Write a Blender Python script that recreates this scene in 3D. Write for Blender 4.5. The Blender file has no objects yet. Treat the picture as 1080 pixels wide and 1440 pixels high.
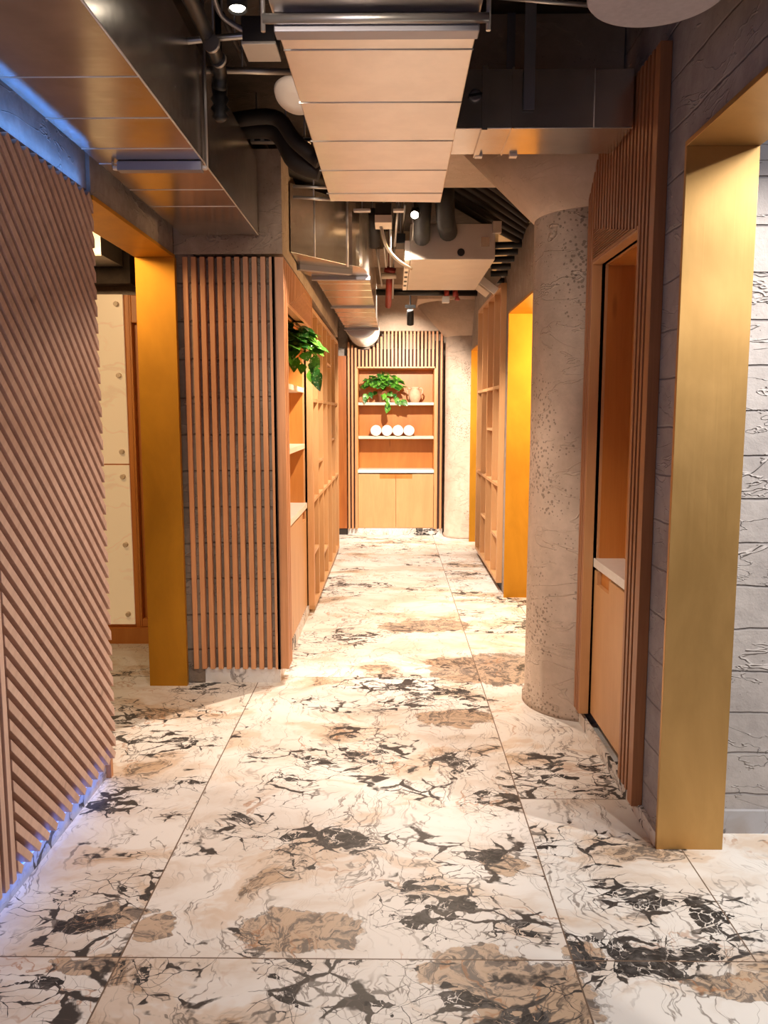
import bpy, bmesh, math, random
from mathutils import Vector, Matrix
random.seed(7)
SC = bpy.context.scene
COL = SC.collection
PI = math.pi
# ------------------------------------------------------------------ camera model
F = 1130.; CXP = 540.; CYP = 720.; VXP = 552.; VYP = 582.; EYE = 1.5
_p = math.atan((CYP - VYP) / F); _q = math.atan((VXP - CXP) / math.hypot(F, CYP - VYP))
FW = Vector((-math.sin(_q) * math.cos(_p), math.cos(_q) * math.cos(_p), -math.sin(_p)))
RT = Vector((math.cos(_q), math.sin(_q), 0)); UP = RT.cross(FW)

def ray(px, py): return FW + RT * ((px - CXP) / F) + UP * (-(py - CYP) / F)
def atY(px, py, y): d = ray(px, py); t = y / d.y; return Vector((d.x * t, y, EYE + d.z * t))
def atZ(px, py, z): d = ray(px, py); t = (z - EYE) / d.z; return Vector((d.x * t, d.y * t, z))

cam_d = bpy.data.cameras.new('camera'); cam = bpy.data.objects.new('camera', cam_d); COL.objects.link(cam)
cam_d.sensor_fit = 'VERTICAL'; cam_d.sensor_height = 36; cam_d.lens = F / 1440 * 36
m = Matrix((RT, UP, -FW)).transposed().to_4x4(); m.translation = Vector((0, 0, EYE)); cam.matrix_world = m
cam_d.clip_start = .05
SC.camera = cam

# ------------------------------------------------------------------ node helpers
class NT:
    def __init__(s, name):
        s.m = bpy.data.materials.new(name); s.m.use_nodes = True; s.t = s.m.node_tree
        s.b = s.t.nodes['Principled BSDF']
    def n(s, typ, ins=None, **kw):
        nd = s.t.nodes.new(typ)
        for k, v in kw.items(): setattr(nd, k, v)
        for k, v in (ins or {}).items(): s.set(nd, k, v)
        return nd
    def set(s, nd, k, v):
        sock = nd.inputs[k]
        if isinstance(v, bpy.types.NodeSocket): s.t.links.new(v, sock)
        else: sock.default_value = v
    def math(s, op, a, b=0.0, c=None, clamp=False):
        nd = s.n('ShaderNodeMath', operation=op, use_clamp=clamp); s.set(nd, 0, a); s.set(nd, 1, b)
        if c is not None: s.set(nd, 2, c)
        return nd.outputs[0]
    def vm(s, op, a, b=None, sc=None):
        nd = s.n('ShaderNodeVectorMath', operation=op); s.set(nd, 0, a)
        if b is not None: s.set(nd, 1, b)
        if sc is not None: s.set(nd, 'Scale', sc)
        return nd.outputs[1] if op in ('LENGTH', 'DISTANCE', 'DOT_PRODUCT') else nd.outputs[0]
    def noise(s, vec, scale, detail=4, rough=.5, dist=0.0, out='Fac'):
        nd = s.n('ShaderNodeTexNoise', {'Scale': scale, 'Detail': detail, 'Roughness': rough, 'Distortion': dist})
        s.set(nd, 'Vector', vec); return nd.outputs[out]
    def vor(s, vec, scale, feature='F1', out='Distance', rnd=1.0):
        nd = s.n('ShaderNodeTexVoronoi', feature=feature); s.set(nd, 'Vector', vec); s.set(nd, 'Scale', scale)
        s.set(nd, 'Randomness', rnd); return nd.outputs[out]
    def mr(s, v, a, b, c=0.0, d=1.0, smooth=True):
        nd = s.n('ShaderNodeMapRange', interpolation_type='SMOOTHSTEP' if smooth else 'LINEAR')
        s.set(nd, 0, v); s.set(nd, 1, a); s.set(nd, 2, b); s.set(nd, 3, c); s.set(nd, 4, d); return nd.outputs[0]
    def mix(s, f, a, b, bt='MIX'):
        nd = s.n('ShaderNodeMix', data_type='RGBA', blend_type=bt); s.set(nd, 0, f)
        s.set(nd, 6, a); s.set(nd, 7, b); return nd.outputs[2]
    def mapping(s, vec, scale=(1, 1, 1), rot=(0, 0, 0), loc=(0, 0, 0)):
        nd = s.n('ShaderNodeMapping'); s.set(nd, 'Vector', vec); s.set(nd, 'Scale', scale); s.set(nd, 'Rotation', rot); s.set(nd, 'Location', loc)
        return nd.outputs[0]
    def obj(s): return s.n('ShaderNodeTexCoord').outputs['Object']
    def pos(s): return s.n('ShaderNodeNewGeometry').outputs['Position']
    def bump(s, h, strength=.3, dist=.01):
        nd = s.n('ShaderNodeBump', {'Strength': strength, 'Distance': dist}); s.set(nd, 'Height', h)
        s.t.links.new(nd.outputs[0], s.b.inputs['Normal'])
    def out(s, col=None, rough=None, metal=None, spec=None):
        if col is not None: s.set(s.b, 'Base Color', col)
        if rough is not None: s.set(s.b, 'Roughness', rough)
        if metal is not None: s.set(s.b, 'Metallic', metal)
        if spec is not None: s.set(s.b, 'Specular IOR Level', spec)
        return s.m

def C(r, g, b): return (r, g, b, 1)
def simple(name, col, rough=.5, metal=0., nscale=0, namt=.12):
    t = NT(name)
    if nscale:
        n = t.noise(t.obj(), nscale, 4)
        f = t.mr(n, .3, .7, 1 - namt, 1 + namt, False)
        c = t.n('ShaderNodeVectorMath', operation='SCALE'); c.inputs[0].default_value = col[:3]; t.set(c, 'Scale', f)
        return t.out(c.outputs[0], rough, metal)
    return t.out(C(*col[:3]), rough, metal)
def emis(name, col, st):
    t = NT(name); t.set(t.b, 'Base Color', C(.8, .8, .8)); t.set(t.b, 'Emission Color', C(*col)); t.set(t.b, 'Emission Strength', st); return t.m

def wood(name, c1, c2, rot=(0, 0, 0), rough=.42, var=.35, grain=1.0):
    """grain runs along local z after rot; each loose board gets its own tone"""
    t = NT(name); o = t.obj(); g = t.n('ShaderNodeNewGeometry').outputs['Random Per Island']
    off = t.vm('SCALE', (7.3, 3.1, 5.7), sc=g)
    v = t.vm('ADD', t.mapping(o, rot=rot), off)
    v2 = t.mapping(v, scale=(28 * grain, 28 * grain, 1.6))
    n1 = t.noise(v2, 1.0, 5, .6, .6)
    n2 = t.noise(t.mapping(v, scale=(160, 160, 5)), 1.0, 2, .5)
    f = t.math('ADD', t.math('MULTIPLY', n1, .75), t.math('MULTIPLY', n2, .25))
    f = t.mr(f, .3, .72)
    f = t.math('ADD', t.math('MULTIPLY', f, 1 - var), t.math('MULTIPLY', g, var), clamp=True)
    col = t.mix(f, C(*c1), C(*c2))
    kn = t.vor(t.mapping(v, scale=(6, 6, 1.2)), 1.0); k = t.mr(kn, .03, .10, .55, 1.0)
    col = t.mix(t.math('SUBTRACT', 1.0, k), col, C(c1[0] * .4, c1[1] * .35, c1[2] * .3))
    t.bump(n2, .12, .002)
    return t.out(col, rough, 0)

def concrete(name, c1, c2, pit=.5, big=1.0, courses=0, rough=.85, bump=.5, pitscale=55, line_col=None, vj=0):
    t = NT(name); o = t.pos()
    n = t.noise(o, 1.6 * big, 8, .6, .3); n2 = t.noise(o, 14, 6, .65)
    f = t.mr(t.math('ADD', t.math('MULTIPLY', n, .65), t.math('MULTIPLY', n2, .35)), .36, .64)
    col = t.mix(f, C(*c1), C(*c2))
    msk = t.mr(t.noise(o, 2.2, 3), .42, .6)
    w = t.vm('ADD', o, t.vm('SCALE', t.noise(o, 20, 2, out='Color'), sc=.02))
    pv = t.vor(w, pitscale); thr = t.math('MULTIPLY', msk, .34 * pit); p = t.math('LESS_THAN', pv, thr)
    pv2 = t.vor(w, pitscale * .35); p2 = t.math('LESS_THAN', pv2, t.math('MULTIPLY', msk, .16 * pit))
    pits = t.math('MAXIMUM', p, p2)
    col = t.mix(t.math('MULTIPLY', pits, .6), col, C(c1[0] * .3, c1[1] * .27, c1[2] * .25))
    h = t.math('SUBTRACT', t.math('MULTIPLY', n2, .6), pits)
    # trowel ridges
    r = t.math('ABSOLUTE', t.math('SUBTRACT', t.noise(t.mapping(o, scale=(1, 1, 2.5)), 2.3, 4, .55, .8), .5)); rr = t.mr(r, .0, .012, 1, 0)
    h = t.math('ADD', h, t.math('MULTIPLY', rr, .8)); col = t.mix(t.math('MULTIPLY', rr, .25), col, C(c2[0] * 1.15, c2[1] * 1.15, c2[2] * 1.15))
    if courses:
        sx = t.n('ShaderNodeSeparateXYZ'); t.set(sx, 0, o); nz = t.noise(o, 6, 3)
        zz = t.math('ADD', sx.outputs[2], t.math('MULTIPLY', nz, .022))
        fr = t.math('FRACT', t.math('DIVIDE', zz, courses)); d = t.math('ABSOLUTE', t.math('SUBTRACT', fr, .5))
        ln = t.mr(d, .465, .495)
        if vj:
            row = t.math('FLOOR', t.math('DIVIDE', zz, courses))
            uu = t.math('ADD', t.math('ADD', sx.outputs[0], sx.outputs[1]), t.math('MULTIPLY', row, vj * .5))
            fu = t.math('ABSOLUTE', t.math('SUBTRACT', t.math('FRACT', t.math('DIVIDE', uu, vj)), .5))
            ln = t.math('MAXIMUM', ln, t.mr(fu, .488, .498))
        h = t.math('SUBTRACT', h, t.math('MULTIPLY', ln, 2.0))
        lc = line_col or (c1[0] * .55, c1[1] * .55, c1[2] * .6)
        col = t.mix(t.math('MULTIPLY', ln, .55), col, C(*lc))
    t.bump(h, bump, .012)
    return t.out(col, rough, 0)

def galv(name, col, rough=.3, metal=.9, amt=.25):
    t = NT(name); o = t.obj()
    n = t.noise(t.mapping(o, scale=(6, 6, 6)), 1.0, 4, .6); n2 = t.noise(t.mapping(o, scale=(2, 40, 40)), 1.0, 2)
    f = t.mr(n, .35, .65)
    c = t.mix(f, C(col[0] * (1 - amt), col[1] * (1 - amt), col[2] * (1 - amt)), C(*col))
    r = t.math('ADD', rough - .06, t.math('MULTIPLY', n2, .14))
    t.bump(t.noise(o, 2.2, 1), .05, .02)
    return t.out(c, r, metal)

def brass(name, col, rough=.38, metal=.85):
    t = NT(name); o = t.obj()
    n = t.noise(t.mapping(o, scale=(3, 3, 1.5)), 1.0, 5, .6, .4)
    sp = t.vor(o, 7); n3 = t.noise(t.mapping(o, scale=(300, 300, 4)), 1, 2)
    c = t.mix(t.mr(n, .3, .7), C(col[0] * .78, col[1] * .76, col[2] * .7), C(*col))
    r = t.math('ADD', rough - .05, t.math('MULTIPLY', t.math('ADD', t.math('MULTIPLY', n, .5), t.math('MULTIPLY', n3, .5)), .18))
    t.bump(n3, .05, .002)
    return t.out(c, r, metal)

# ------------------------------------------------------------------ marble
def marble(name, tiles=True, blobs=(), tint=(1, 1, 1)):
    t = NT(name); P = t.pos(); white = C(.80 * tint[0], .775 * tint[1], .745 * tint[2])
    sx = t.n('ShaderNodeSeparateXYZ'); t.set(sx, 0, P); X, Y = sx.outputs[0], sx.outputs[1]
    if tiles:
        u = t.math('DIVIDE', t.math('ADD', X, .755), 1.255); iu = t.math('FLOOR', u)
        sh = t.math('MULTIPLY', t.math('GREATER_THAN', X, .5), .94); gate = t.math('GREATER_THAN', Y, 2.06)
        v = t.math('DIVIDE', t.math('SUBTRACT', t.math('SUBTRACT', Y, 2.06), t.math('MULTIPLY', sh, gate)), 2.4); iv = t.math('FLOOR', v)
        front = t.math('LESS_THAN', Y, 2.06)
        off = t.n('ShaderNodeCombineXYZ'); t.set(off, 0, t.math('MULTIPLY', iu, 3.7)); t.set(off, 1, t.math('MULTIPLY', iv, 5.3)); t.set(off, 2, t.math('MULTIPLY', t.math('ADD', iu, iv), 2.1))
        Q = t.vm('ADD', P, off.outputs[0])
    else:
        Q = P
    def warp(vec, a, s1, b, s2):
        w1 = t.vm('SCALE', t.vm('SUBTRACT', t.noise(vec, s1, 3, .5, out='Color'), (.5, .5, .5)), sc=a)
        w2 = t.vm('SCALE', t.vm('SUBTRACT', t.noise(vec, s2, 3, .6, out='Color'), (.5, .5, .5)), sc=b)
        return t.vm('ADD', vec, t.vm('ADD', w1, w2))
    W = warp(Q, .55, 1.7, .12, 7.0)
    # cluster field (where veining is dense) : noise + placed clusters
    clus = t.noise(t.mapping(W, scale=(1.15, 2.0, 1), rot=(0, 0, .5)), 1.15, 5, .6)
    WP = warp(P, .16, 3.5, .12, 12.0)
    kb = kd = None
    for (x, y, rx, ry, ang, kind) in blobs:
        mp = t.n('ShaderNodeMapping'); mp.vector_type = 'TEXTURE'; t.set(mp, 'Vector', WP); mp.inputs['Location'].default_value = (x, y, 0)
        mp.inputs['Rotation'].default_value = (0, 0, ang); mp.inputs['Scale'].default_value = (rx, ry, 100)
        d = t.vm('LENGTH', mp.outputs[0]); g = t.mr(d, .3, 1.9, 1, 0)
        if kind == 'b': kb = g if kb is None else t.math('MAXIMUM', kb, g)
        else: kd = g if kd is None else t.math('MAXIMUM', kd, g)
    kd = kd if kd is not None else t.math('ADD', 0.0, 0.0); kb = kb if kb is not None else t.math('ADD', 0.0, 0.0)
    rag = t.math('SUBTRACT', t.noise(Q, 9, 4, .65), .5)
    cc = t.math('ADD', t.math('MAXIMUM', t.mr(clus, .47, .68), kd), t.math('MULTIPLY', rag, 1.1))
    cm = t.mr(cc, .16, .36); core = t.mr(cc, .50, 1.05)
    # fracture network (angular, two scales, thickness swells)
    J = warp(Q, .24, 2.6, .035, 11.0); JA = t.mapping(J, scale=(1.0, 1.7, 1), rot=(0, 0, .45))
    e1 = t.vor(JA, 7.0, 'DISTANCE_TO_EDGE'); wd = t.math('ADD', .009, t.mr(t.noise(Q, 5, 4, .65), .46, .74, 0, .22))
    net = t.math('MULTIPLY', t.mr(t.math('DIVIDE', e1, wd), .55, 1.0, 1, 0), cm)
    e2 = t.vor(t.mapping(JA, loc=(3, 1, 0)), 16, 'DISTANCE_TO_EDGE'); wd2 = t.math('ADD', .012, t.mr(t.noise(Q, 8, 4, .65), .48, .74, 0, .20))
    net2 = t.math('MULTIPLY', t.mr(t.math('DIVIDE', e2, wd2), .4, 1.0, 1, 0), t.mr(cc, .34, .5))
    def cells(sc, k, base, loc):
        c_ = t.vor(t.mapping(JA, loc=loc), sc, 'F1', 'Color'); cs = t.n('ShaderNodeSeparateColor'); t.set(cs, 0, c_)
        return t.math('GREATER_THAN', t.math('ADD', cs.outputs[0], t.math('MULTIPLY', core, k)), base)
    fill = t.math('MULTIPLY', t.math('MAXIMUM', cells(7.0, .34, 1.10, (0, 0, 0)), cells(16, .34, 1.06, (3, 1, 0))), t.mr(core, .05, .15))
    fill = t.math('MULTIPLY', fill, t.mr(t.noise(J, 22, 4, .7), .34, .42))
    e3 = t.vor(t.mapping(warp(J, .05, 20, .02, 50), loc=(1, 5, 0)), 26, 'DISTANCE_TO_EDGE'); cut = t.math('MULTIPLY', t.mr(e3, .02, .05, 1, 0), t.mr(t.noise(Q, 11, 2), .42, .52))
    fill = t.math('MULTIPLY', fill, t.math('SUBTRACT', 1.0, cut))
    def veins(rot, sc, loc, thr, s):
        n = t.noise(t.mapping(W, scale=sc, rot=(0, 0, rot), loc=loc), s, 5, .52, .5)
        return t.mr(t.math('ABSOLUTE', t.math('SUBTRACT', n, .5)), 0, thr, 1, 0)
    lv = veins(.75, (3.0, .7, 1), (0, 0, 0), .010, 2.0)
    lmask = t.mr(t.noise(Q, 1.6, 3), .42, .54); lvm = t.math('MULTIPLY', lv, t.mr(t.noise(Q, 2.5, 2), .38, .54, .1, 1))
    # sheaves of near-parallel hair lines
    sn = t.noise(t.mapping(W, scale=(3.4, .8, 1), rot=(0, 0, .65)), 1.3, 3, .5, .3)
    sf = t.math('ABSOLUTE', t.math('SUBTRACT', t.math('FRACT', t.math('MULTIPLY', sn, 22)), .5))
    lv2m = t.math('MULTIPLY', t.mr(sf, .0, .13, 1, 0), t.math('MULTIPLY', lmask, t.mr(t.noise(Q, 7, 3), .4, .6)))
    # soft clouding
    cloud = t.noise(t.mapping(W, scale=(1, 2.2, 1), rot=(0, 0, .6)), 2.2, 5, .6)
    col = t.mix(t.mr(cloud, .42, .72), white, C(.64 * tint[0], .55 * tint[1], .47 * tint[2]))
    col = t.mix(t.math('MULTIPLY', lv2m, .6), col, C(.30, .26, .235))
    # tan halos and brown lakes
    bn = t.noise(t.mapping(W, loc=(9, 4, 0), scale=(1, 2.1, 1), rot=(0, 0, .2)), 1.5, 5, .58)
    kr = t.math('ADD', kb, rag)
    bm = t.math('MAXIMUM', t.mr(bn, .635, .665), t.mr(kr, .38, .44))
    bo = t.math('MAXIMUM', t.mr(t.math('ABSOLUTE', t.math('SUBTRACT', bn, .635)), 0, .010, 1, 0), t.mr(t.math('ABSOLUTE', t.math('SUBTRACT', kr, .38)), 0, .035, 1, 0))
    bo = t.math('MULTIPLY', bo, t.mr(t.noise(Q, 5, 2), .40, .55))
    sw = t.noise(t.vm('ADD', W, t.vm('SCALE', t.noise(W, 9, 3, out='Color'), sc=.25)), 12, 6, .65, 1.5)
    bcol = t.mix(t.mr(sw, .40, .55), C(.085, .06, .045), C(.52, .37, .25))
    halo = t.mr(bn, .545, .61)
    col = t.mix(t.math('MULTIPLY', halo, .5), col, C(.60, .42, .27))
    col = t.mix(t.math('MULTIPLY', bm, .85), col, bcol)
    col = t.mix(t.math('MULTIPLY', bo, .75), col, C(.075, .06, .05))
    blk = t.mix(t.mr(sw, .40, .75), C(.022, .022, .024), C(.15, .14, .135))
    col = t.mix(t.math('MULTIPLY', lvm, .75), col, C(.13, .10, .085))
    # rusty edge veins
    rv = veins(.2, (2.0, 1.6, 1), (2, 7, 0), .012, 1.8); col = t.mix(t.math('MULTIPLY', rv, t.mr(t.noise(Q, 1.9, 2), .48, .6, 0, .7)), col, C(.42, .20, .09))
    col = t.mix(net, col, C(.05, .046, .045)); col = t.mix(t.math('MULTIPLY', net2, .8), col, C(.10, .088, .08))
    col = t.mix(fill, col, blk)
    if tiles:
        def line(val, w): return t.math('LESS_THAN', t.math('ABSOLUTE', val), w)
        fu = t.math('SUBTRACT', u, t.math('ROUND', u)); fv = t.math('SUBTRACT', v, t.math('ROUND', v))
        g = t.math('MAXIMUM', line(fu, .0019), line(fv, .0009))
        g = t.math('MAXIMUM', g, line(t.math('SUBTRACT', Y, 2.06), .0024))
        g = t.math('MAXIMUM', g, t.math('MULTIPLY', line(t.math('SUBTRACT', X, 1.005), .0022), gate))
        col = t.mix(g, col, C(.16, .11, .08))
    return t.out(col, t.math('ADD', .44, t.math('MULTIPLY', fill, .06)), 0, .28)

def fb(px, py, rx, ry, kind, ang=0.0):
    p = atZ(px, py, 0); return (p.x, p.y, rx, ry, ang, kind)
BLOBS = [fb(405, 1108, .11, .13, 'd'), fb(345, 1155, .10, .10, 'd'), fb(610, 1270, .16, .13, 'd', .4), fb(345, 1322, .05, .06, 'd'), fb(725, 1305, .09, .07, 'd'),
         fb(885, 1262, .14, .09, 'd', -.5), fb(1005, 1285, .09, .11, 'd', -.5), fb(235, 1045, .17, .10, 'd'), fb(560, 962, .3, .13, 'd'), fb(640, 1072, .10, .13, 'd'),
         fb(800, 1085, .19, .14, 'd'), fb(110, 1295, .14, .10, 'd', .5), fb(700, 1210, .16, .10, 'd'), fb(290, 968, .16, .08, 'd'), fb(420, 1400, .05, .13, 'd', -.8), fb(40, 1400, .10, .07, 'd'),
         fb(470, 1180, .30, .08, 'd', .1), fb(510, 1050, .14, .22, 'd', .5),
         fb(430, 1310, .16, .08, 'b'), fb(140, 1290, .12, .05, 'b', .4), fb(722, 1388, .20, .11, 'b', -.4), fb(222, 1300, .05, .06, 'b'), fb(1055, 1385, .12, .05, 'b'),
         fb(710, 1218, .06, .05, 'b'), fb(640, 1010, .16, .10, 'b'), fb(810, 1340, .06, .04, 'b'), fb(700, 940, .35, .25, 'b'), fb(600, 880, .3, .15, 'b'), fb(125, 1360, .09, .03, 'b')]
M = {}
M['floor'] = marble('marble_floor', True, BLOBS)
M['marble'] = marble('marble_base', False, (), (1, 1, 1))
W1, W2 = (.46, .18, .072), (.68, .33, .15)
M['marble_grey'] = marble('marble_grey', False, (), (.55, .58, .66))
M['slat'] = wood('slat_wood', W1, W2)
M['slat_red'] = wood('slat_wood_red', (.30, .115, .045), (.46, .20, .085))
M['slat_diag'] = wood('diagonal_slat_wood', (.50, .31, .235), (.70, .47, .37), rot=(PI / 4, 0, 0))
M['panel'] = wood('maple_panel', (.56, .29, .12), (.66, .37, .165), var=.15, grain=.35)
M['inner'] = wood('orange_veneer', (.52, .18, .032), (.62, .25, .052), var=.15, grain=.35)
M['redwood'] = wood('red_panel_wood', (.32, .08, .012), (.50, .16, .03), var=.2, grain=.5)
M['dark'] = simple('dark_recess', (.03, .02, .016), .8, nscale=8)
M['backing'] = simple('slat_backing', (.045, .02, .014), .8, nscale=8)  # darkened so the gaps between slats look shaded
M['shelfw'] = simple('pale_shelf_edge', (.80, .66, .50), .45, nscale=10, namt=.05)
M['counter'] = simple('white_quartz', (.82, .78, .72), .3, nscale=30, namt=.04)
M['conc_col'] = concrete('column_concrete', (.50, .38, .29), (.68, .53, .42), 1.0, pitscale=48, bump=.6)
M['conc_cap'] = concrete('capital_concrete', (.50, .38, .28), (.62, .48, .37), .35, bump=.35)
M['conc_wall'] = concrete('wall_concrete', (.25, .20, .17), (.42, .36, .31), .5, bump=.6)
M['conc_tan'] = concrete('tan_concrete', (.34, .25, .185), (.50, .385, .295), .5, bump=.6)
M['conc_brick'] = concrete('block_wall_concrete', (.27, .235, .24), (.42, .38, .385), .35, courses=.163, bump=.5, line_col=(.22, .20, .21))
M['conc_white'] = concrete('white_block_concrete', (.38, .35, .345), (.52, .485, .475), .35, courses=.152, bump=.8, vj=0)
M['conc_side'] = concrete('cinder_block', (.20, .15, .11), (.34, .27, .21), .4, courses=.2, bump=.7, vj=.42)
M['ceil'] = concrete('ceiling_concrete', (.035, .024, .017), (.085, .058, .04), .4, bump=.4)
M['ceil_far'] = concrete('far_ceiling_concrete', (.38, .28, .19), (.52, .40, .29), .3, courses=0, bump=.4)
M['galv'] = galv('galvanised_steel', (.71, .655, .61), .36, .93, .08)
M['galv_dk'] = galv('galvanised_side', (.62, .58, .54), .22, .92, .15)
M['galv_br'] = simple('duct_seam', (.88, .82, .74), .35, .25)
M['flange'] = simple('flange_steel', (.34, .33, .36), .42, .7)
M['box'] = galv('enclosure_steel', (.56, .49, .41), .5, .45, .06)
M['steel'] = simple('conduit_steel', (.55, .52, .48), .35, .85)
M['brass'] = brass('brushed_brass', (.66, .40, .15), .42, .75)
M['brass2'] = brass('golden_brass', (.66, .31, .022), .45, .6)
M['black'] = simple('black_rubber', (.006, .005, .0045), .6, nscale=20)
M['blackpaint'] = simple('black_paint', (.006, .006, .0065), .45)
M['brownpipe'] = simple('brown_pipe_insulation', (.022, .014, .010), .65, nscale=14)
M['plastic'] = simple('cream_plastic', (.78, .66, .54), .4)
M['grille'] = simple('grey_round_grille', (.45, .40, .42), .6, nscale=60, namt=.08)
M['red'] = simple('red_pipe_paint', (.28, .03, .02), .4, nscale=12)
M['leafm'] = None
M['towel'] = simple('white_towel', (.86, .82, .76), .95, nscale=150, namt=.08)
M['pot'] = simple('terracotta_pot', (.42, .17, .08), .75, nscale=20)
M['vase'] = simple('pale_clay', (.62, .40, .26), .75, nscale=30)
M['led'] = emis('blue_led', (.02, .18, 1.0), 2.5)
M['lamp'] = emis('warm_lamp_glow', (1, .86, .68), 40)
def leafmat():
    t = NT('pothos_leaf'); g = t.n('ShaderNodeNewGeometry').outputs['Random Per Island']
    n = t.noise(t.obj(), 28, 3); f = t.math('ADD', t.math('MULTIPLY', g, .65), t.math('MULTIPLY', n, .35))
    col = t.mix(t.mr(f, .2, .85), C(.015, .10, .012), C(.13, .40, .03))
    v = t.mr(t.noise(t.obj(), 60, 2), .60, .68); col = t.mix(t.math('MULTIPLY', v, .6), col, C(.6, .68, .30))
    return t.out(col, .35, 0)
M['leafm'] = leafmat()
def onyxmat():
    t = NT('backlit_stone'); o = t.pos(); W = t.vm('ADD', o, t.vm('SCALE', t.noise(o, 3, 3, out='Color'), sc=.4))
    v = t.mr(t.math('ABSOLUTE', t.math('SUBTRACT', t.noise(t.mapping(W, scale=(.8, 1, 2.6)), 1.6, 5), .5)), 0, .03, 1, 0)
    c = t.mix(t.math('MULTIPLY', v, .4), C(.78, .66, .50), C(.50, .34, .22))
    t.set(t.b, 'Emission Color', C(1, .66, .34)); t.set(t.b, 'Emission Strength', .30)
    return t.out(c, .3, 0)
M['onyx'] = onyxmat()

# ------------------------------------------------------------------ mesh helpers
OFF = {}
class MB:
    def __init__(s): s.bm = bmesh.new()
    def box(s, x0, x1, y0, y1, z0, z1):
        P = [(x, y, z) for z in (z0, z1) for y in (y0, y1) for x in (x0, x1)]; v = [s.bm.verts.new(p) for p in P]
        for f in ((0, 2, 3, 1), (4, 5, 7, 6), (0, 1, 5, 4), (2, 6, 7, 3), (0, 4, 6, 2), (1, 3, 7, 5)): s.bm.faces.new([v[i] for i in f])
        return s
    def prism(s, pts, ax, a, b):
        """polygon pts in the two other axes, extruded along ax from a to b"""
        def mk(p, t): return {'x': (t, p[0], p[1]), 'y': (p[0], t, p[1]), 'z': (p[0], p[1], t)}[ax]
        A = [s.bm.verts.new(mk(p, a)) for p in pts]; B = [s.bm.verts.new(mk(p, b)) for p in pts]; n = len(pts)
        s.bm.faces.new(A[::-1]); s.bm.faces.new(B)
        for i in range(n): s.bm.faces.new((A[i], A[(i + 1) % n], B[(i + 1) % n], B[i]))
        return s
    def obox(s, c, ax, ay, az, sx, sy, sz):
        c = Vector(c); v = []
        for k in (-1, 1):
            for j in (-1, 1):
                for i in (-1, 1): v.append(s.bm.verts.new(c + ax * (i * sx / 2) + ay * (j * sy / 2) + az * (k * sz / 2)))
        for f in ((0, 2, 3, 1), (4, 5, 7, 6), (0, 1, 5, 4), (2, 6, 7, 3), (0, 4, 6, 2), (1, 3, 7, 5)): s.bm.faces.new([v[i] for i in f])
        return s
    def tube(s, pts, r, seg=12, cap=True):
        pts = [Vector(p) for p in pts]; n = len(pts); rr = r if isinstance(r, (list, tuple)) else [r] * n
        d0 = (pts[1] - pts[0]).normalized(); u = d0.orthogonal().normalized(); rings = []
        for i, p in enumerate(pts):
            d = (pts[min(i + 1, n - 1)] - pts[max(i - 1, 0)]).normalized(); u = (u - d * u.dot(d)).normalized(); w = d.cross(u)
            rings.append([s.bm.verts.new(p + (u * math.cos(2 * PI * k / seg) + w * math.sin(2 * PI * k / seg)) * rr[i]) for k in range(seg)])
        for a, b in zip(rings, rings[1:]):
            for k in range(seg):
                f = s.bm.faces.new((a[k], a[(k + 1) % seg], b[(k + 1) % seg], b[k])); f.smooth = True
        if cap: s.bm.faces.new(rings[0][::-1]); s.bm.faces.new(rings[-1])
        return s
    def lathe(s, prof, c=(0, 0, 0), axis='z', seg=32, cap=True, frm=None):
        c = Vector(c)
        if frm is None:
            A = {'z': (Vector((1, 0, 0)), Vector((0, 1, 0)), Vector((0, 0, 1))), 'y': (Vector((1, 0, 0)), Vector((0, 0, 1)), Vector((0, -1, 0))), 'x': (Vector((0, 1, 0)), Vector((0, 0, 1)), Vector((1, 0, 0)))}[axis]
        else:
            d = Vector(frm).normalized(); u = d.orthogonal().normalized(); A = (u, d.cross(u), d)
        R = [[s.bm.verts.new(c + A[0] * (r * math.cos(2 * PI * k / seg)) + A[1] * (r * math.sin(2 * PI * k / seg)) + A[2] * h) for k in range(seg)] for r, h in prof]
        for a, b in zip(R, R[1:]):
            for k in range(seg):
                f = s.bm.faces.new((a[k], a[(k + 1) % seg], b[(k + 1) % seg], b[k])); f.smooth = True
        if cap: s.bm.faces.new(R[0][::-1]); s.bm.faces.new(R[-1])
        return s
    def build(s, name, mat, parent=None, bevel=0.0, label=None, kind=None):
        bm = s.bm; bmesh.ops.recalc_face_normals(bm, faces=bm.faces[:])
        if parent is None:
            xs = [v.co for v in bm.verts]; lo = Vector([min(c[i] for c in xs) for i in range(3)]); hi = Vector([max(c[i] for c in xs) for i in range(3)])
            loc = Vector(((lo.x + hi.x) / 2, (lo.y + hi.y) / 2, lo.z))
        else: loc = OFF.get(parent.name, Vector((0, 0, 0)))
        bmesh.ops.translate(bm, vec=-loc, verts=bm.verts[:])
        me = bpy.data.meshes.new(name); bm.to_mesh(me); bm.free(); me.materials.append(M[mat])
        o = bpy.data.objects.new(name, me); COL.objects.link(o)
        if parent is None: o.location = loc
        else: o.parent = parent
        OFF[o.name] = loc
        if bevel:
            b = o.modifiers.new('bevel', 'BEVEL'); b.width = bevel; b.segments = 2; b.limit_method = 'ANGLE'; b.angle_limit = math.radians(50)
        if label: o['label'] = label
        if kind: o['kind'] = kind
        return o
def tag(o, label, cat, group=None):
    o['label'] = label; o['category'] = cat
    if group: o['group'] = group
    return o
def thing(name, label, cat, loc=(0, 0, 0), rotz=0, group=None, local=False):
    o = bpy.data.objects.new(name, None); COL.objects.link(o); o.empty_display_size = .1
    o.location = loc; o.rotation_euler = (0, 0, rotz); OFF[o.name] = Vector((0, 0, 0)) if local else Vector(loc)
    return tag(o, label, cat, group)
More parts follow.
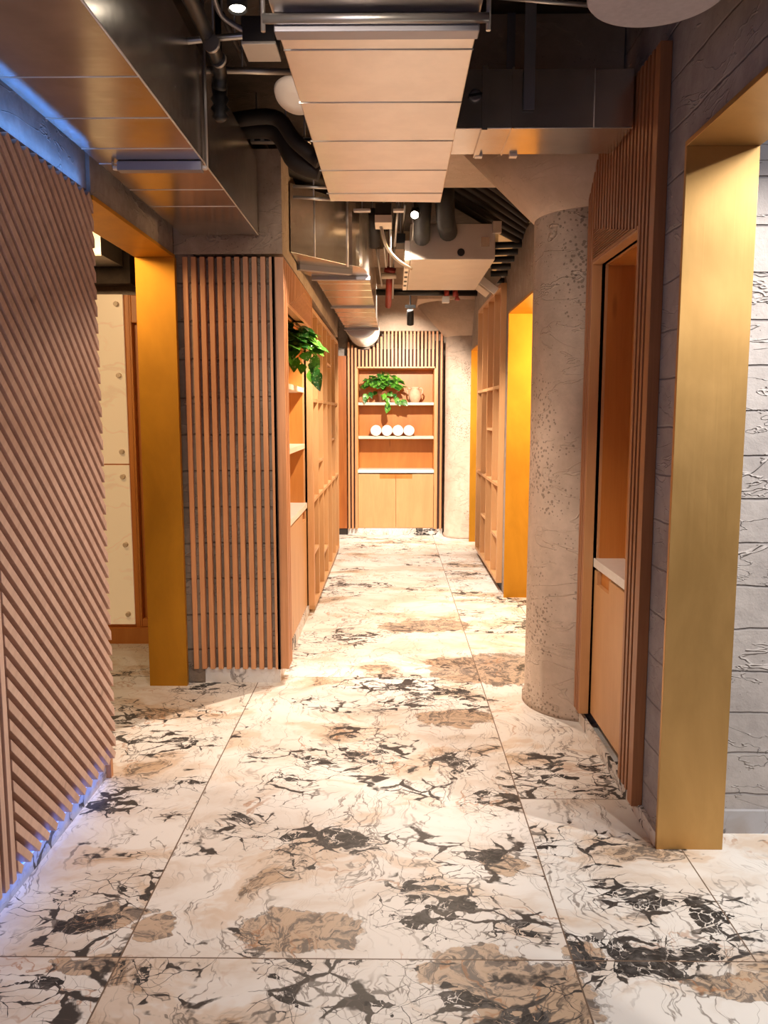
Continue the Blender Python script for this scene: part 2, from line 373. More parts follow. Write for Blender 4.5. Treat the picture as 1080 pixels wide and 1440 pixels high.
def struct(name, mb, mat): return mb.build(name, mat, kind='structure')

# ------------------------------------------------------------------ THE SETTING
XL, XR, XM = -1.15, .93, -.64
struct('floor', MB().box(-5, 5, -3, 12, -.1, 0), 'floor')
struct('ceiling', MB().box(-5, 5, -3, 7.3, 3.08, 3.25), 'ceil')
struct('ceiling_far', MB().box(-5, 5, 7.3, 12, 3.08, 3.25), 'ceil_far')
# left side
struct('wall_left', MB().box(-1.35, -1.20, -3, 3.17, 0, 3.08), 'conc_wall')
struct('wall_left_lintel', MB().box(-1.35, XL, 3.17, 4.33, 2.325, 3.08).box(-1.35, -1.165, -3, 3.17, 2.345, 3.08), 'conc_wall')
wl = MB().box(-1.345, -1.05, 4.36, 9.0, 0, 3.08)                       # mass behind the wall niche
wl.box(-1.05, XM, 4.38, 4.50, 0, 2.32)
wl.box(-1.05, XM, 5.92, 5.94, 0, 2.28).box(-1.05, -.79, 5.94, 8.75, 0, 2.28).box(-1.05, XM, 8.75, 9.0, 0, 2.28)
struct('wall_middle', wl, 'conc_side')
struct('wall_middle_upper', MB().prism([(-1.15, 4.345), (XM + .06, 4.345), (XM + .06, 4.6), (XM + .035, 9.0), (-1.15, 9.0)], 'z', 2.335, 2.86), 'conc_tan')
# right side
wr = MB().box(XR, 1.13, -3, 1.3, 0, 3.08).box(XR, 1.13, 1.3, 2.65, 2.345, 3.08).box(XR, 1.13, 2.65, 2.93, 0, 3.08)
wr.box(1.10, 1.30, 2.93, 3.78, 0, 3.08).box(XR, 1.10, 2.93, 3.78, 2.75, 3.08).box(XR, 1.13, 3.78, 4.7, 0, 3.08)
struct('wall_right', wr, 'conc_brick')
wf = MB().box(XR, 1.11, 4.7, 5.1, 0, 2.78).box(XR, 1.11, 5.1, 6.50, 2.30, 2.78).box(XR, 1.11, 6.50, 6.72, 0, 2.78)
wf.box(1.09, 1.11, 6.72, 8.55, 0, 2.78).box(XR, 1.09, 6.72, 8.55, 2.57, 2.78).box(XR, 1.11, 8.78, 9.42, 2.235, 2.95).box(XR, 1.11, 9.42, 10.4, 0, 2.95).box(XR, 1.11, 8.55, 8.78, 2.57, 2.95).box(XR, 1.11, 8.55, 8.78, 0, 2.57)
struct('wall_right_far', wf, 'conc_wall')
struct('wall_back', MB().box(-1.6, 1.13, 10.35, 10.5, 0, 3.08).box(-.56, .95, 9.96, 10.35, 2.50, 3.08), 'conc_cap')
struct('wall_back_left', MB().box(-1.6, -.665, 9.0, 9.12, 0, 3.08).box(-.665, -.56, 10.0, 10.35, 2.2, 3.08), 'conc_wall')
struct('wall_rear', MB().box(-5, 5, -3.1, -3, 0, 3.25), 'conc_wall')
# right side room
struct('wall_brick', MB().box(1.13, 4.5, 2.76, 2.90, .06, 3.08), 'conc_white')
struct('baseboard_brick', MB().box(1.13, 4.5, 2.745, 2.76, 0, .085).box(1.13, 4.5, 2.76, 2.90, 0, .06), 'marble_grey')
struct('wall_right_outer', MB().box(4.5, 4.6, -3, 12, 0, 3.08), 'conc_wall')
struct('wall_left_outer', MB().box(-4.6, -4.5, -3, 12, 0, 3.08), 'conc_wall')
struct('wall_end', MB().box(-5, 5, 11.9, 12, 0, 3.08), 'conc_wall')
struct('wall_side_room', MB().box(-4.5, -1.6, 5.30, 5.42, 0, 3.08), 'conc_wall')
struct('baseboard_left', MB().box(-1.20, -1.185, -3, 3.17, 0, .10), 'marble_grey')
struct('baseboard_middle', MB().box(-1.12, XM + .012, 4.365, 4.38, 0, .083).box(XM, XM + .012, 4.38, 5.95, 0, .083), 'marble')
struct('baseboard_right', MB().box(XR - .015, XR, 2.65, 3.80, 0, .055), 'marble')
struct('trim_skirt_right', MB().box(XR, XR + .02, 6.72, 8.52, .0, .06), 'dark')

# brass door surrounds
t = thing('brass_door_surround', 'wide aged brass surround lining the nearest doorway on the right', 'door frame', (1.03, 2.6, 0))
MB().box(.917, 1.145, 2.635, 2.652, 0, 2.33).build('jamb', 'brass', t, .0015)
MB().box(.917, 1.145, 1.28, 2.652, 2.33, 2.347).build('head', 'brass', t, .0015)
MB().box(.917, 1.145, 1.28, 1.297, 0, 2.33).build('jamb', 'brass', t, .0015)
t = thing('brass_door_surround', 'deep gold brass surround lining the doorway on the left past the diagonal slats', 'door frame', (-1.24, 4.3, 0))
MB().box(-1.345, -1.137, 4.30, 4.335, 0, 2.31).build('jamb', 'brass2', t, .0015)
MB().box(-1.345, -1.142, 3.17, 4.335, 2.31, 2.327).build('head', 'brass2', t, .0015)
t = thing('brass_door_surround', 'bright yellow brass surround of the doorway just behind the round concrete column', 'door frame', (1.0, 6.4, 0))
MB().box(.915, 1.115, 6.485, 6.503, 0, 2.285).build('jamb', 'brass2', t, .0015)
MB().box(.915, 1.115, 5.10, 6.503, 2.285, 2.302).build('head', 'brass2', t, .0015)
t = thing('brass_door_surround', 'narrow sliver of yellow brass surround of the farthest doorway on the right', 'door frame', (1.0, 9.4, 0))
MB().box(.905, 1.115, 9.40, 9.42, 0, 2.22).build('jamb', 'brass2', t, .0015)
MB().box(.905, 1.115, 8.79, 9.42, 2.22, 2.236).build('head', 'brass2', t, .0015)

# ------------------------------------------------------------------ diagonal slat wall panel
PITCH = .0457; SLW = .026
t = thing('diagonal_slat_panel', 'pinkish wooden wall panel of diagonal slats at the left edge', 'wall panel', (-1.18, 2.3, 0))
MB().box(-1.2, -1.188, 0.9, 3.165, .09, 2.335).build('backing', 'backing', t)
def clip_poly(poly, y0, y1, z0, z1):
    def cl(P, f, inter):
        o = []
        for i in range(len(P)):
            a, b = P[i], P[(i + 1) % len(P)]
            if f(a): o.append(a)
            if f(a) != f(b): o.append(inter(a, b))
        return o
    def iy(v): return lambda a, b: (v, a[1] + (b[1] - a[1]) * (v - a[0]) / (b[0] - a[0]))
    def iz(v): return lambda a, b: (a[0] + (b[0] - a[0]) * (v - a[1]) / (b[1] - a[1]), v)
    poly = cl(poly, lambda p: p[0] >= y0, iy(y0)); poly = poly and cl(poly, lambda p: p[0] <= y1, iy(y1))
    return poly
mb = MB(); vp = PITCH * math.sqrt(2); vw = SLW * math.sqrt(2); k = -40
YA, YB = 2.305, 3.185
c = 2.3 + .02
while c < 2.3 + 3.3:            # slat centre line: z = c - (y - YA) ... 45 degrees falling away from the camera
    lo = lambda y: c - vw / 2 - (y - YA); hi = lambda y: c + vw / 2 - (y - YA)
    c += 0
    poly = [(YA, hi(YA)), (YA, lo(YA)), (YB, lo(YB)), (YB, hi(YB))]
    # clip square to the slat at top (2.33) and bottom (.085), cut across its own direction
    top, bot = 2.335, .085
    ya, yb = YA, YB
    sq_t = c - top + YA; sq_b = c - bot + YA
    pts = []
    h2 = SLW / 2 / math.sqrt(2)
    def end(yc):  # square-cut end on the centre line at yc
        zc = c - (yc - YA); return [(yc + h2, zc + h2), (yc - h2, zc - h2)]
    s0 = end(sq_t + h2) if sq_t > YA else [(YA, hi(YA)), (YA, lo(YA))]
    s1 = end(sq_b - h2)[::-1] if sq_b < YB else [(YB, lo(YB)), (YB, hi(YB))]
    poly = s0 + s1
    if s1[0][0] > s0[0][0] + .01:
        poly = clip_poly(poly, YA, YB, 0, 3)
        if len(poly) > 2: mb.prism(poly, 'x', -1.188, -1.147)
    c += vp
# the slats that start below the top at the near batten
c = 2.32 - vp
while c > .10:
    hi = lambda y: c + vw / 2 - (y - YA); lo = lambda y: c - vw / 2 - (y - YA); h2 = SLW / 2 / math.sqrt(2)
    sq_b = c - .085 + YA; yc = sq_b - h2; zc = c - (yc - YA)
    s1 = [(yc - h2, zc - h2), (yc + h2, zc + h2)] if sq_b < YB else [(YB, lo(YB)), (YB, hi(YB))]
    if s1[0][0] > YA + .005: mb.prism(clip_poly([(YA, hi(YA)), (YA, lo(YA))] + s1, YA, YB, 0, 3), 'x', -1.188, -1.147)
    c -= vp
mb.build('diagonal_slats', 'slat_diag', t, .0012)
M['slat_near'] = wood('near_slat_wood', (.50, .31, .235), (.70, .47, .37))
mb = MB()
for k in range(28): mb.box(-1.188, -1.147, YA - .012 - .026 - k * PITCH, YA - .012 - k * PITCH, .085, 2.335)
mb.build('upright_slats', 'slat_near', t, .0012)
MB().box(-1.20, -1.165, 3.165, 3.19, 0, .09).box(-1.345, -1.19, 3.165, 3.175, 0, 2.31).build('end_post', 'slat', t)
tag(MB().box(-1.185, -1.178, .9, 3.15, .070, .077).build('led_strip', 'led'), 'blue glowing LED strip under the foot of the diagonal slat panel', 'light strip')

# ------------------------------------------------------------------ slatted block end on the left
t = thing('vertical_slat_panel', 'tall panel of eleven upright wooden slats on the end of the left wall block', 'wall panel', (-.88, 4.37, 0))
for k in range(11):
    x = -1.108 + k * PITCH
    MB().box(x, x + .0262, 4.345, 4.378, .083, 2.32).build('slat', 'slat', t, .0012)

# ------------------------------------------------------------------ built-in shelf niches (local frame: x along the face, -y outwards)
def shelf_unit(label, loc, rz, x0, xo0, xo1, x1, top, zt, shelves, zc, depth, nest, wmat, inner, doors, topf=None, handle_x=None, dgap=.06):
    t = thing('built_in_shelf_unit', label, 'shelf unit', loc, rz, local=True)
    p = .0437; w = .024
    def slatrow(a, b, z0, z1):
        n = max(1, round((b - a) / p)); q = (b - a) / n; m = MB()
        for i in range(n):
            xa = a + i * q + (q - w) / 2; zz = topf(xa + w / 2) if topf else z1
            m.box(xa, xa + w, 0, .045, z0, zz)
        return m
    slatrow(x0, xo0, .083, top).build('side_slats', wmat, t, .001)
    slatrow(xo1, x1, .083, top).build('side_slats', wmat, t, .001)
    if nest == 0: slatrow(xo0, xo1, zt, top).build('header_slats', wmat, t, .001)
    else:
        n = round((xo1 - xo0) / p); q = (xo1 - xo0) / n; m = MB()
        for i in range(n):
            j = i                                                  # i = 0 at the far side; far slats reach lowest
            z = zt + .006 + j * .010
            if nest > 0: xa = xo0 + i * q + (q - w) / 2; far = xo1 - .006; L = [(xa, top), (xa, z), (far, z), (far, z + .006), (xa + w, z + .006), (xa + w, top)]
            else: xa = xo1 - (i + 1) * q + (q - w) / 2; far = xo0 + .006; L = [(xa + w, top), (xa + w, z), (far, z), (far, z + .006), (xa, z + .006), (xa, top)]
            if z + .03 < top: m.prism([(a, b) for a, b in L], 'y', 0, .045)
            else: m.box(xa, xa + w, 0, .045, top - .05, top)
        m.build('header_slats', wmat, t, .001)
    b = MB().box(x0, xo0, .045, dgap, .083, top if not topf else 2.28).box(xo1, x1, .045, dgap, .083, top if not topf else 2.38)
    if topf: b.box(xo0, xo1, .045, dgap, zt, 2.28)
    else: b.box(xo0, xo1, .045, dgap, zt, top)
    b.build('slat_backing', 'backing', t)
    # carcass
    g = .018
    MB().box(xo0 - g, xo0, 0.002, depth, .083, zt + g).box(xo1, xo1 + g, 0.002, depth, .083, zt + g).box(xo0 - g, xo1 + g, 0.002, depth, zt, zt + g).box(xo0 - g, xo1 + g, dgap, depth, .083, .10).build('surround', 'panel', t, .001)
    MB().box(xo0, xo1, depth - .012, depth, .10, zt).build('back_panel', inner, t)
    MB().box(xo0, xo0 + .006, dgap + .012, depth - .012, zc, zt).box(xo1 - .006, xo1, dgap + .012, depth - .012, zc, zt).box(xo0, xo1, dgap + .012, depth - .012, zt - .006, zt).build('lining', inner, t)
    for z in shelves: MB().box(xo0 + .006, xo1 - .006, dgap, depth - .012, z - .034, z).build('shelf', 'shelfw', t, .001)
    MB().box(xo0, xo1, dgap - .012, depth - .012, zc - .04, zc).build('counter', 'counter', t, .0015)
    cut = .06; hw = .20
    mid = (xo0 + xo1) / 2
    zd0, zd1 = .09, zc - .055
    if doors == 2: rng = [(xo0 + .003, mid - .002, 1), (mid + .002, xo1 - .003, -1)]
    else: rng = [(xo0 + .003, xo1 - .003, handle_x)]
    for a, bb, s in rng:
        if s == 1: L = [(a, zd0), (bb, zd0), (bb, zd1 - cut), (bb - hw, zd1 - cut), (bb - hw, zd1), (a, zd1)]
        else: L = [(a, zd0), (bb, zd0), (bb, zd1), (a + hw, zd1), (a + hw, zd1 - cut), (a, zd1 - cut)]
        if doors == 1 and s == 1: L = [(a, zd0), (bb, zd0), (bb, zd1), (bb - .05, zd1), (bb - .05, zd1 - cut), (bb - .05 - hw, zd1 - cut), (bb - .05 - hw, zd1), (a, zd1)]
        if doors == 1 and s == -1: L = [(a, zd0), (bb, zd0), (bb, zd1), (a + .05 + hw, zd1), (a + .05 + hw, zd1 - cut), (a + .05, zd1 - cut), (a + .05, zd1), (a, zd1)]
        d = MB().prism(L, 'y', dgap - .006, dgap + .014).build('door', 'panel', t, .001)
        if doors == 2: x_a, x_b = (bb - hw, bb) if s == 1 else (a, a + hw)
        else: x_a, x_b = (bb - .05 - hw, bb - .05) if s == 1 else (a + .05, a + .05 + hw)
        MB().box(x_a, x_b, dgap + .014, dgap + .03, zd1 - cut - .01, zd1).build('handle_recess', 'inner', d)
    return t
def btop(x):
    X = x + .0
    d = abs(X + .345)
    if X < -.50: return 2.36 if X < -.53 else 2.34
    if d < .215: return 2.49 - math.sqrt(max(0, .205 ** 2 - min(d, .2) ** 2)) - .02
    return 2.49
shelf_unit('built-in shelf niche framed by upright slats on the far end wall', (0, 9.88, 0), 0, -.555, -.427, .512, .62, 2.49, 2.05, (1.640, 1.228), .815, .38, 0, 'slat', 'inner', 2, topf=btop)
MB_base = struct('baseboard_back', MB().box(-.555, .62, 9.93, 9.95, 0, .083), 'marble')
# left niche : local x = world Y - 4.345
shelf_unit('built-in shelf niche in the left wall holding a trailing plant', (-.577, 4.345, 0), PI / 2, 0, .175, 1.50, 1.56, 2.32, 2.09, (1.685, 1.285), .855, .40, 1, 'slat', 'inner', 1, handle_x=1)
# right niche : local x = 3.82 - world Y
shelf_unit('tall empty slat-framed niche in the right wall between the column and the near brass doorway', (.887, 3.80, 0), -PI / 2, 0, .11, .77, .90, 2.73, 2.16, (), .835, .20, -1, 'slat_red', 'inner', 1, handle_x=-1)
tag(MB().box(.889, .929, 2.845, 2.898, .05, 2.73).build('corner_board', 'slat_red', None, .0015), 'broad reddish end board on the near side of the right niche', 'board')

# ------------------------------------------------------------------ lattice screens
def lattice(label, xf, xb, ys, z0, z1, rails, shorts, loc, back):
    t = thing('lattice_screen', label, 'screen', loc)
    th = .032; sgn = 1 if xb > xf else -1; a, b = min(xf, xb), max(xf, xb)
    MB().box(a, b, ys[0] - th / 2, ys[0] + th / 2, z0, z1).box(a, b, ys[-1] - th / 2, ys[-1] + th / 2, z0, z1).box(a, b, ys[0], ys[-1], z0, z0 + th).box(a, b, ys[0], ys[-1], z1 - th, z1).build('frame', 'panel', t, .0015)
    for y in ys[1:-1]: MB().box(a + .002, b - .002, y - .013, y + .013, z0 + th, z1 - th).build('upright', 'panel', t, .001)
    for z in rails: MB().box(a + .004, b - .004, ys[0] + th / 2, ys[-1] - th / 2, z - .013, z + .013).build('rail', 'panel', t, .001)
    for i, z in shorts: MB().box(a + .004, b - .004, ys[i] + .013, ys[i + 1] - .013, z - .011, z + .011).build('short_rail', 'panel', t, .001)
    pass
    return t
lattice('tall wooden lattice screen of open rectangles along the left wall beyond the shelves', -.585, -.72, [5.965, 6.38, 6.84, 7.30, 7.78, 8.26, 8.74], .03, 2.27, (1.60, .85), ((1, 1.12), (0, .45), (3, 1.95), (2, .30), (4, 1.25)), (-.65, 7.3, .03), 'inner')
lattice('tall wooden lattice screen of open rectangles on the right wall between two brass doorways', .885, 1.03, [6.75, 7.18, 7.63, 8.07, 8.50], .07, 2.56, (1.725, .90), ((1, 1.36), (2, .50), (0, .45)), (.94, 7.6, .07), 'inner')

# ------------------------------------------------------------------ columns
def column(label, cx, cy, r, zb, zt, rt, panel):
    t = thing('concrete_column', label, 'column', (cx, cy, 0))
    MB().lathe([(r + .012, 0), (r + .012, .035), (r, .04), (r - .003, zb * .5), (r, zb)], (cx, cy, 0), seg=64).build('shaft', 'conc_col', t)
    MB().lathe([(r, zb), (r + .006, zb + .005), (rt, zt)], (cx, cy, 0), seg=64).build('capital', 'conc_cap', t)
    MB().box(*panel).build('drop_panel', 'conc_cap', t)
    return t
column('massive round pitted concrete column with flared capital, right of the corridor', 1.005, 4.10, .305, 2.44, 2.84, .70, (.15, .925, 3.42, 5.0, 2.84, 3.08))
column('slimmer pale concrete column standing at the far right corner beside the end wall', .90, 9.86, .262, 2.41, 2.78, .60, (.28, .925, 9.25, 9.955, 2.78, 3.08))
# tall red wood panel at back left
t = thing('wooden_door_panel', 'narrow tall reddish wood panel at the far left corner beside the end shelves', 'panel', (-.61, 9.95, 0))
MB().box(-.80, -.562, 9.93, 9.97, .08, 2.2).build('panel_board', 'redwood', t); MB().box(-.80, -.562, 9.94, 9.99, 0, .08).build('kick_plate', 'dark', t)

# ------------------------------------------------------------------ left side room
t = thing('backlit_stone_panel', 'glowing pale stone panel, upper of the pair seen through the left brass doorway', 'wall panel', (-2.2, 5.13, 1.2))
MB().box(-2.75, -1.688, 5.125, 5.14, 1.183, 2.24).build('stone_sheet', 'onyx', t, .001)
def standoffs(t, zs):
    for z in zs: MB().lathe([(.016, 0), (.016, .022), (.013, .026)], (-1.725, 5.125, z), 'y', 20).build('standoff', 'shelfw', t)
standoffs(t, (2.18, 1.74, 1.26))
t = thing('backlit_stone_panel', 'glowing pale stone panel, lower of the pair seen through the left brass doorway', 'wall panel', (-2.2, 5.13, .13))
MB().box(-2.75, -1.688, 5.125, 5.14, .13, 1.174).build('stone_sheet', 'onyx', t, .001)
standoffs(t, (1.10, .66, .20))
t = thing('wood_wall_cabinet', 'orange wood cabinet with a long rounded slot pull behind the left brass jamb', 'cabinet', (-1.9, 5.2, 0))
MB().box(-2.8, -1.66, 5.15, 5.28, 0, 2.24).box(-2.8, -1.36, 5.12, 5.15, 0, .105).build('body', 'inner', t)
rr = [( -1.605 + .04 * math.cos(a) * 1.0, (2.03 if a < PI else .2) + .04 * math.sin(a)) for a in [i * PI / 8 for i in range(0, 9)] + [PI + i * PI / 8 for i in range(0, 9)]]
MB().box(-1.66, -1.645, 5.15, 5.28, .105, 2.24).box(-1.645, -1.36, 5.15, 5.28, 2.07, 2.24).box(-1.645, -1.36, 5.15, 5.28, .105, .16).build('frame', 'inner', t, .004)
MB().box(-1.645, -1.36, 5.20, 5.28, .16, 2.07).build('recess', 'inner', t)
MB().tube([(-1.58, 5.165, .22), (-1.58, 5.165, 2.0)], .016).build('pull', 'brass2', t)
t = thing('dark_beam', 'dark brown ceiling beam above the stone panels in the left side room', 'beam', (-2.5, 5.1, 2.3)); MB().box(-3.4, -1.62, 5.08, 5.2, 2.30, 2.55).build('beam_body', 'ceil', t)
t = thing('side_room_duct', 'small galvanised duct above the stone panels in the left side room', 'duct', (-1.9, 4.9, 2.4)); MB().box(-2.6, -1.66, 4.7, 5.07, 2.40, 2.68).build('duct_body', 'galv', t); MB().box(-2.6, -1.655, 4.69, 4.70, 2.392, 2.40).build('flange', 'galv_br', t); MB().tube([(-1.75, 4.9, 2.68), (-1.75, 4.9, 3.08)], .006, 8).build('hanger_rod', 'flange', t)

# ------------------------------------------------------------------ ducts
def seam(t, a, b, r=.0028, mat='galv_br', name='seam'): return MB().tube([a, b], r, 6).build(name, mat, t)
def parts(t, name, mat, boxes, bev=0):
    for b in boxes: MB().box(*b).build(name, mat, t, bev)
t = thing('air_duct', 'large galvanised supply duct hanging along the centre of the ceiling', 'duct', (-.04, 2.6, 2.5))
MB().prism([(-.31, 1.0), (.215, 1.0), (.228, 3.985), (-.295, 3.955)], 'z', 2.50, 2.80).build('duct_body', 'galv', t, .003)
for y in (2.36, 2.74, 3.11, 3.47, 3.82): seam(t, (-.303, y, 2.5), (.222, y, 2.5))
MB().box(-.325, .232, 1.72, 1.77, 2.475, 2.5).build('flange', 'galv_dk', t, .002)
a = thing('strut_channel', 'dark steel strut channel under the near end of the central duct', 'bracket', (-.04, 2.18, 2.45))
MB().box(-.30, .218, 2.15, 2.20, 2.455, 2.498).build('channel', 'flange', a, .003); MB().tube([(-.325, 2.135, 2.478), (.238, 2.135, 2.478)], .012, 12).build('rod', 'steel', a)
for x in (-.325, .238): MB().tube([(x, 2.14, 2.45), (x, 2.14, 3.08)], .006, 8).build('hanger_rod', 'steel', a)
t = thing('air_duct', 'galvanised duct hanging along the left wall over the doorway', 'duct', (-.9, 3, 2.42))
MB().box(-1.09, -.697, .8, 4.30, 2.42, 2.80).build('duct_body', 'galv_dk', t, .003)
for y in (2.33, 2.64, 2.93, 3.10, 3.45, 3.72): seam(t, (-1.088, y, 2.42), (-.70, y, 2.42), .0022)
MB().box(-.7, -.688, 3.112, 3.128, 2.42, 2.80).build('joint_flange', 'galv_dk', t)
seam(t, (-.697, .8, 2.42), (-.697, 4.3, 2.42), .003)
a = thing('strut_channel', 'grey steel strut channel under the left duct', 'bracket', (-.86, 3.08, 2.38))
MB().box(-1.01, -.70, 3.06, 3.10, 2.385, 2.418).build('channel', 'flange', a, .002)
for x in (-1.03, -.683): MB().tube([(x, 3.08, 2.40), (x, 3.08, 3.08)], .005, 8).build('hanger_rod', 'steel', a)
for x in (-1.02, -.693): MB().lathe([(.011, 0), (.011, .012)], (x, 3.08, 2.392)).build('nut', 'galv_br', a)
# elbow duct
t = thing('air_duct', 'curved galvanised duct swinging from the left wall into the corridor above the plant shelf', 'duct', (-.35, 6, 2.4))
curve = [(-.572, 4.64), (-.27, 5.05)] + [(-.27 + .115 * math.sin(a), 5.05 + .36 * (1 - math.cos(a)) + .0) for a in [i * PI / 2 / 8 for i in range(1, 9)]]
poly = curve + [(-.155, 6.95), (-.155, 8.75), (-.50, 8.75), (-.52, 5.5), (-.572, 5.35)]
MB().prism(poly, 'z', 2.40, 2.775).build('duct_body', 'galv_dk', t, .002)
for y in (5.75, 6.05, 6.4, 7.35, 7.7, 8.1, 8.4): seam(t, (-.515, y, 2.4), (-.157, y, 2.4))
seam(t, (-.274, 5.04, 2.39), (-.274, 5.04, 2.785), .006); seam(t, (-.45, 4.80, 2.4), (-.45, 4.80, 2.775), .003)
parts(t, 'flange', 'flange', [(-.535, -.15, 5.43, 5.47, 2.375, 2.40), (-.525, -.15, 6.93, 6.97, 2.385, 2.40), (-.515, -.145, 8.66, 8.70, 2.38, 2.40)], .002)
MB().obox((-.42, 5.12, 2.385), Vector((.85, .5, 0)).normalized(), Vector((-.5, .85, 0)).normalized(), Vector((0, 0, 1)), .36, .05, .03).build('brace', 'flange', t)
t = thing('round_duct', 'round spiral duct stub passing over the end wall slats', 'duct', (-.345, 9.2, 2.3))
mb = MB().tube([(-.345, 8.76, 2.49), (-.345, 9.955, 2.49)], .185, 40)
mb.build('duct_body', 'galv', t)
for i in range(9):
    y = 8.84 + i * .12; MB().tube([(-.345 + .187 * math.cos(k), y + .02 * k / PI, 2.49 + .187 * math.sin(k)) for k in [j * 2 * PI / 24 for j in range(25)]], .004, 6).build('spiral_seam', 'galv_br', t)
# cross duct
t = thing('air_duct', 'dark galvanised branch duct crossing from the central duct to the right wall', 'duct', (.55, 3.25, 2.54))
MB().box(.20, .878, 3.10, 3.40, 2.54, 2.745).build('duct_body', 'galv_dk', t, .002)
parts(t, 'joint_flange', 'galv_dk', [(.325, .345, 3.088, 3.41, 2.53, 2.752), (.435, .441, 3.092, 3.405, 2.537, 2.748)])
seam(t, (.735, 3.098, 2.54), (.735, 3.098, 2.745), .002); seam(t, (.2, 3.1, 2.54), (.878, 3.1, 2.54), .0022)
parts(t, 'clip', 'galv_br', [(x, x + .03, 3.385, 3.415, 2.528, 2.545) for x in (.33, .47)])
k = MB().lathe([(.022, 0), (.022, .006), (.016, .008)], (.30, 3.098, 2.652), 'y', 24).build('damper_plate', 'flange', t)
MB().obox((.30, 3.088, 2.652), Vector((1, 0, .15)).normalized(), Vector((0, 1, 0)), Vector((-.15, 0, 1)).normalized(), .05, .01, .008).build('damper_handle', 'blackpaint', k)
for nm, xa, xb, yy in (('near_strap', .475, .515, 3.085), ('far_strap', .455, .487, 3.41)):
    tag(MB().box(xa, xb, yy, yy + .006, 2.60 if nm[0] == 'n' else 2.74, 3.08).build('hanger_strap', 'flange'), 'flat steel hanger strap %s the branch duct' % ('on the front of' if nm[0] == 'n' else 'rising behind'), 'bracket')
# fan coil box
t = thing('fan_coil_unit', 'boxy beige steel air handling unit under the ceiling in mid corridor', 'air handler', (.39, 6, 2.5))
MB().box(.115, .667, 5.41, 6.72, 2.50, 2.725).build('casing', 'box', t, .003)
MB().lathe([(.024, 0), (.024, .004)], (.445, 5.408, 2.545), 'y', 24).build('port', 'blackpaint', t)
MB().box(.575, .63, 5.402, 5.41, 2.58, 2.64).build('nameplate', 'galv_dk', t)
MB().box(.08, .112, 5.41, 6.72, 2.50, 2.62).build('side_flange', 'galv_br', t)
parts(t, 'vent_slot', 'blackpaint', [(.085, .107, 5.65 + i * .2, 5.72 + i * .2, 2.498, 2.503) for i in range(5)])
MB().box(.645, .70, 5.36, 5.41, 2.66, 2.73).build('corner_bracket', 'steel', t)
t = thing('duct_outlet', 'small angled metal outlet box at the far right corner of the air handler', 'duct', (.8, 6.9, 2.5))
MB().obox((.775, 6.85, 2.585), Vector((.8, 0, -.6)), Vector((0, 1, 0)), Vector((.6, 0, .8)), .15, .25, .16).build('outlet_body', 'box', t, .003)
MB().obox((.775, 6.72, 2.54), Vector((.8, 0, -.6)), Vector((0, 1, 0)), Vector((.6, 0, .8)), .17, .02, .06).build('outlet_lip', 'galv_br', t)
# thick black hoses beside the unit
for pts, r, lab in (([(.20, 5.2, 3.08), (.19, 5.15, 2.80), (.185, 5.25, 2.68), (.19, 5.40, 2.63)], .052, 'thick black insulated hose, left of the pair at the front of the air handler'),
                    ([(.33, 5.15, 3.08), (.315, 5.1, 2.82), (.33, 5.2, 2.70), (.36, 5.40, 2.67)], .06, 'thick black insulated hose, right of the pair at the front of the air handler')):
    tag(MB().tube(pts, r, 16).build('insulated_hose', 'black'), lab, 'pipe')

# ------------------------------------------------------------------ pipes under the ceiling
def pipe(name, lab, pts, r, mat, cat='pipe', group=None, smooth=True):
    P = [Vector(p) for p in pts]
    if smooth and len(P) > 2:
        Q = []
        for i in range(len(P) - 1):
            p0, p1, p2, p3 = P[max(i - 1, 0)], P[i], P[i + 1], P[min(i + 2, len(P) - 1)]
            for k in range(6):
                u = k / 6; Q.append(.5 * ((2 * p1) + (-p0 + p2) * u + (2 * p0 - 5 * p1 + 4 * p2 - p3) * u * u + (-p0 + 3 * p1 - 3 * p2 + p3) * u ** 3))
        Q.append(P[-1]); P = Q
    if group or name == 'drain_pipe': return tag(MB().tube(P, r, 12).build(name, mat), lab, cat, group)
    q = P[len(P) // 2] if len(P) > 2 else P[0].lerp(P[1], .5)
    t = thing(name, lab, cat, q)
    MB().tube(P, r, 12).build('run', mat, t); MB().tube([(q.x, q.y, q.z + r * .5), (q.x, q.y, 3.08)], .0035, 8).build('hanger_rod', 'flange', t)
    return t
# left bay, between the left duct and the central duct
pipe('drain_pipe', 'fat black pipe with clamps running forward between the two near ducts', [atY(255, -30, 2.35), atY(306, 85, 2.95), atY(309, 125, 3.05)], .024, 'blackpaint')
pc = thing('pipe_clamps', 'pair of bright steel clamps round the fat black pipe by the left duct', 'clamp', atY(300, 70, 2.8))
for (x, y, yy) in ((298, 62, 2.72), (308, 84, 2.93)):
    p = atY(x, y, yy); MB().lathe([(.027, -.006), (.027, .006)], p, frm=(.3, 1, -.1)).build('clamp_band', 'steel', pc)
pipe('conduit', 'bent grey conduit reaching the junction box by the central duct', [atY(262, 58, 2.9), atY(300, 54, 2.9), atY(345, 50, 2.9)], .011, 'steel', 'conduit')
pipe('conduit', 'curved dark conduit dropping toward the junction box from the frame top', [atY(300, -8, 2.7), atY(312, 22, 2.8), atY(345, 44, 2.85)], .009, 'flange', 'conduit')
pipe('conduit', 'long straight grey conduit crossing between the left and central ducts', [atY(270, 98, 3.3), atY(412, 101, 3.3)], .012, 'steel', 'conduit', smooth=False)
pipe('conduit', 'thin slanting grey conduit left of the fat black pipe', [atY(255, -5, 2.8), atY(290, 60, 3.2)], .005, 'steel', 'conduit', smooth=False)
pipe('conduit', 'slim brown conduit running back behind the junction box', [atY(312, 20, 2.8), atY(345, 90, 3.5)], .010, 'brownpipe', 'conduit', smooth=False)
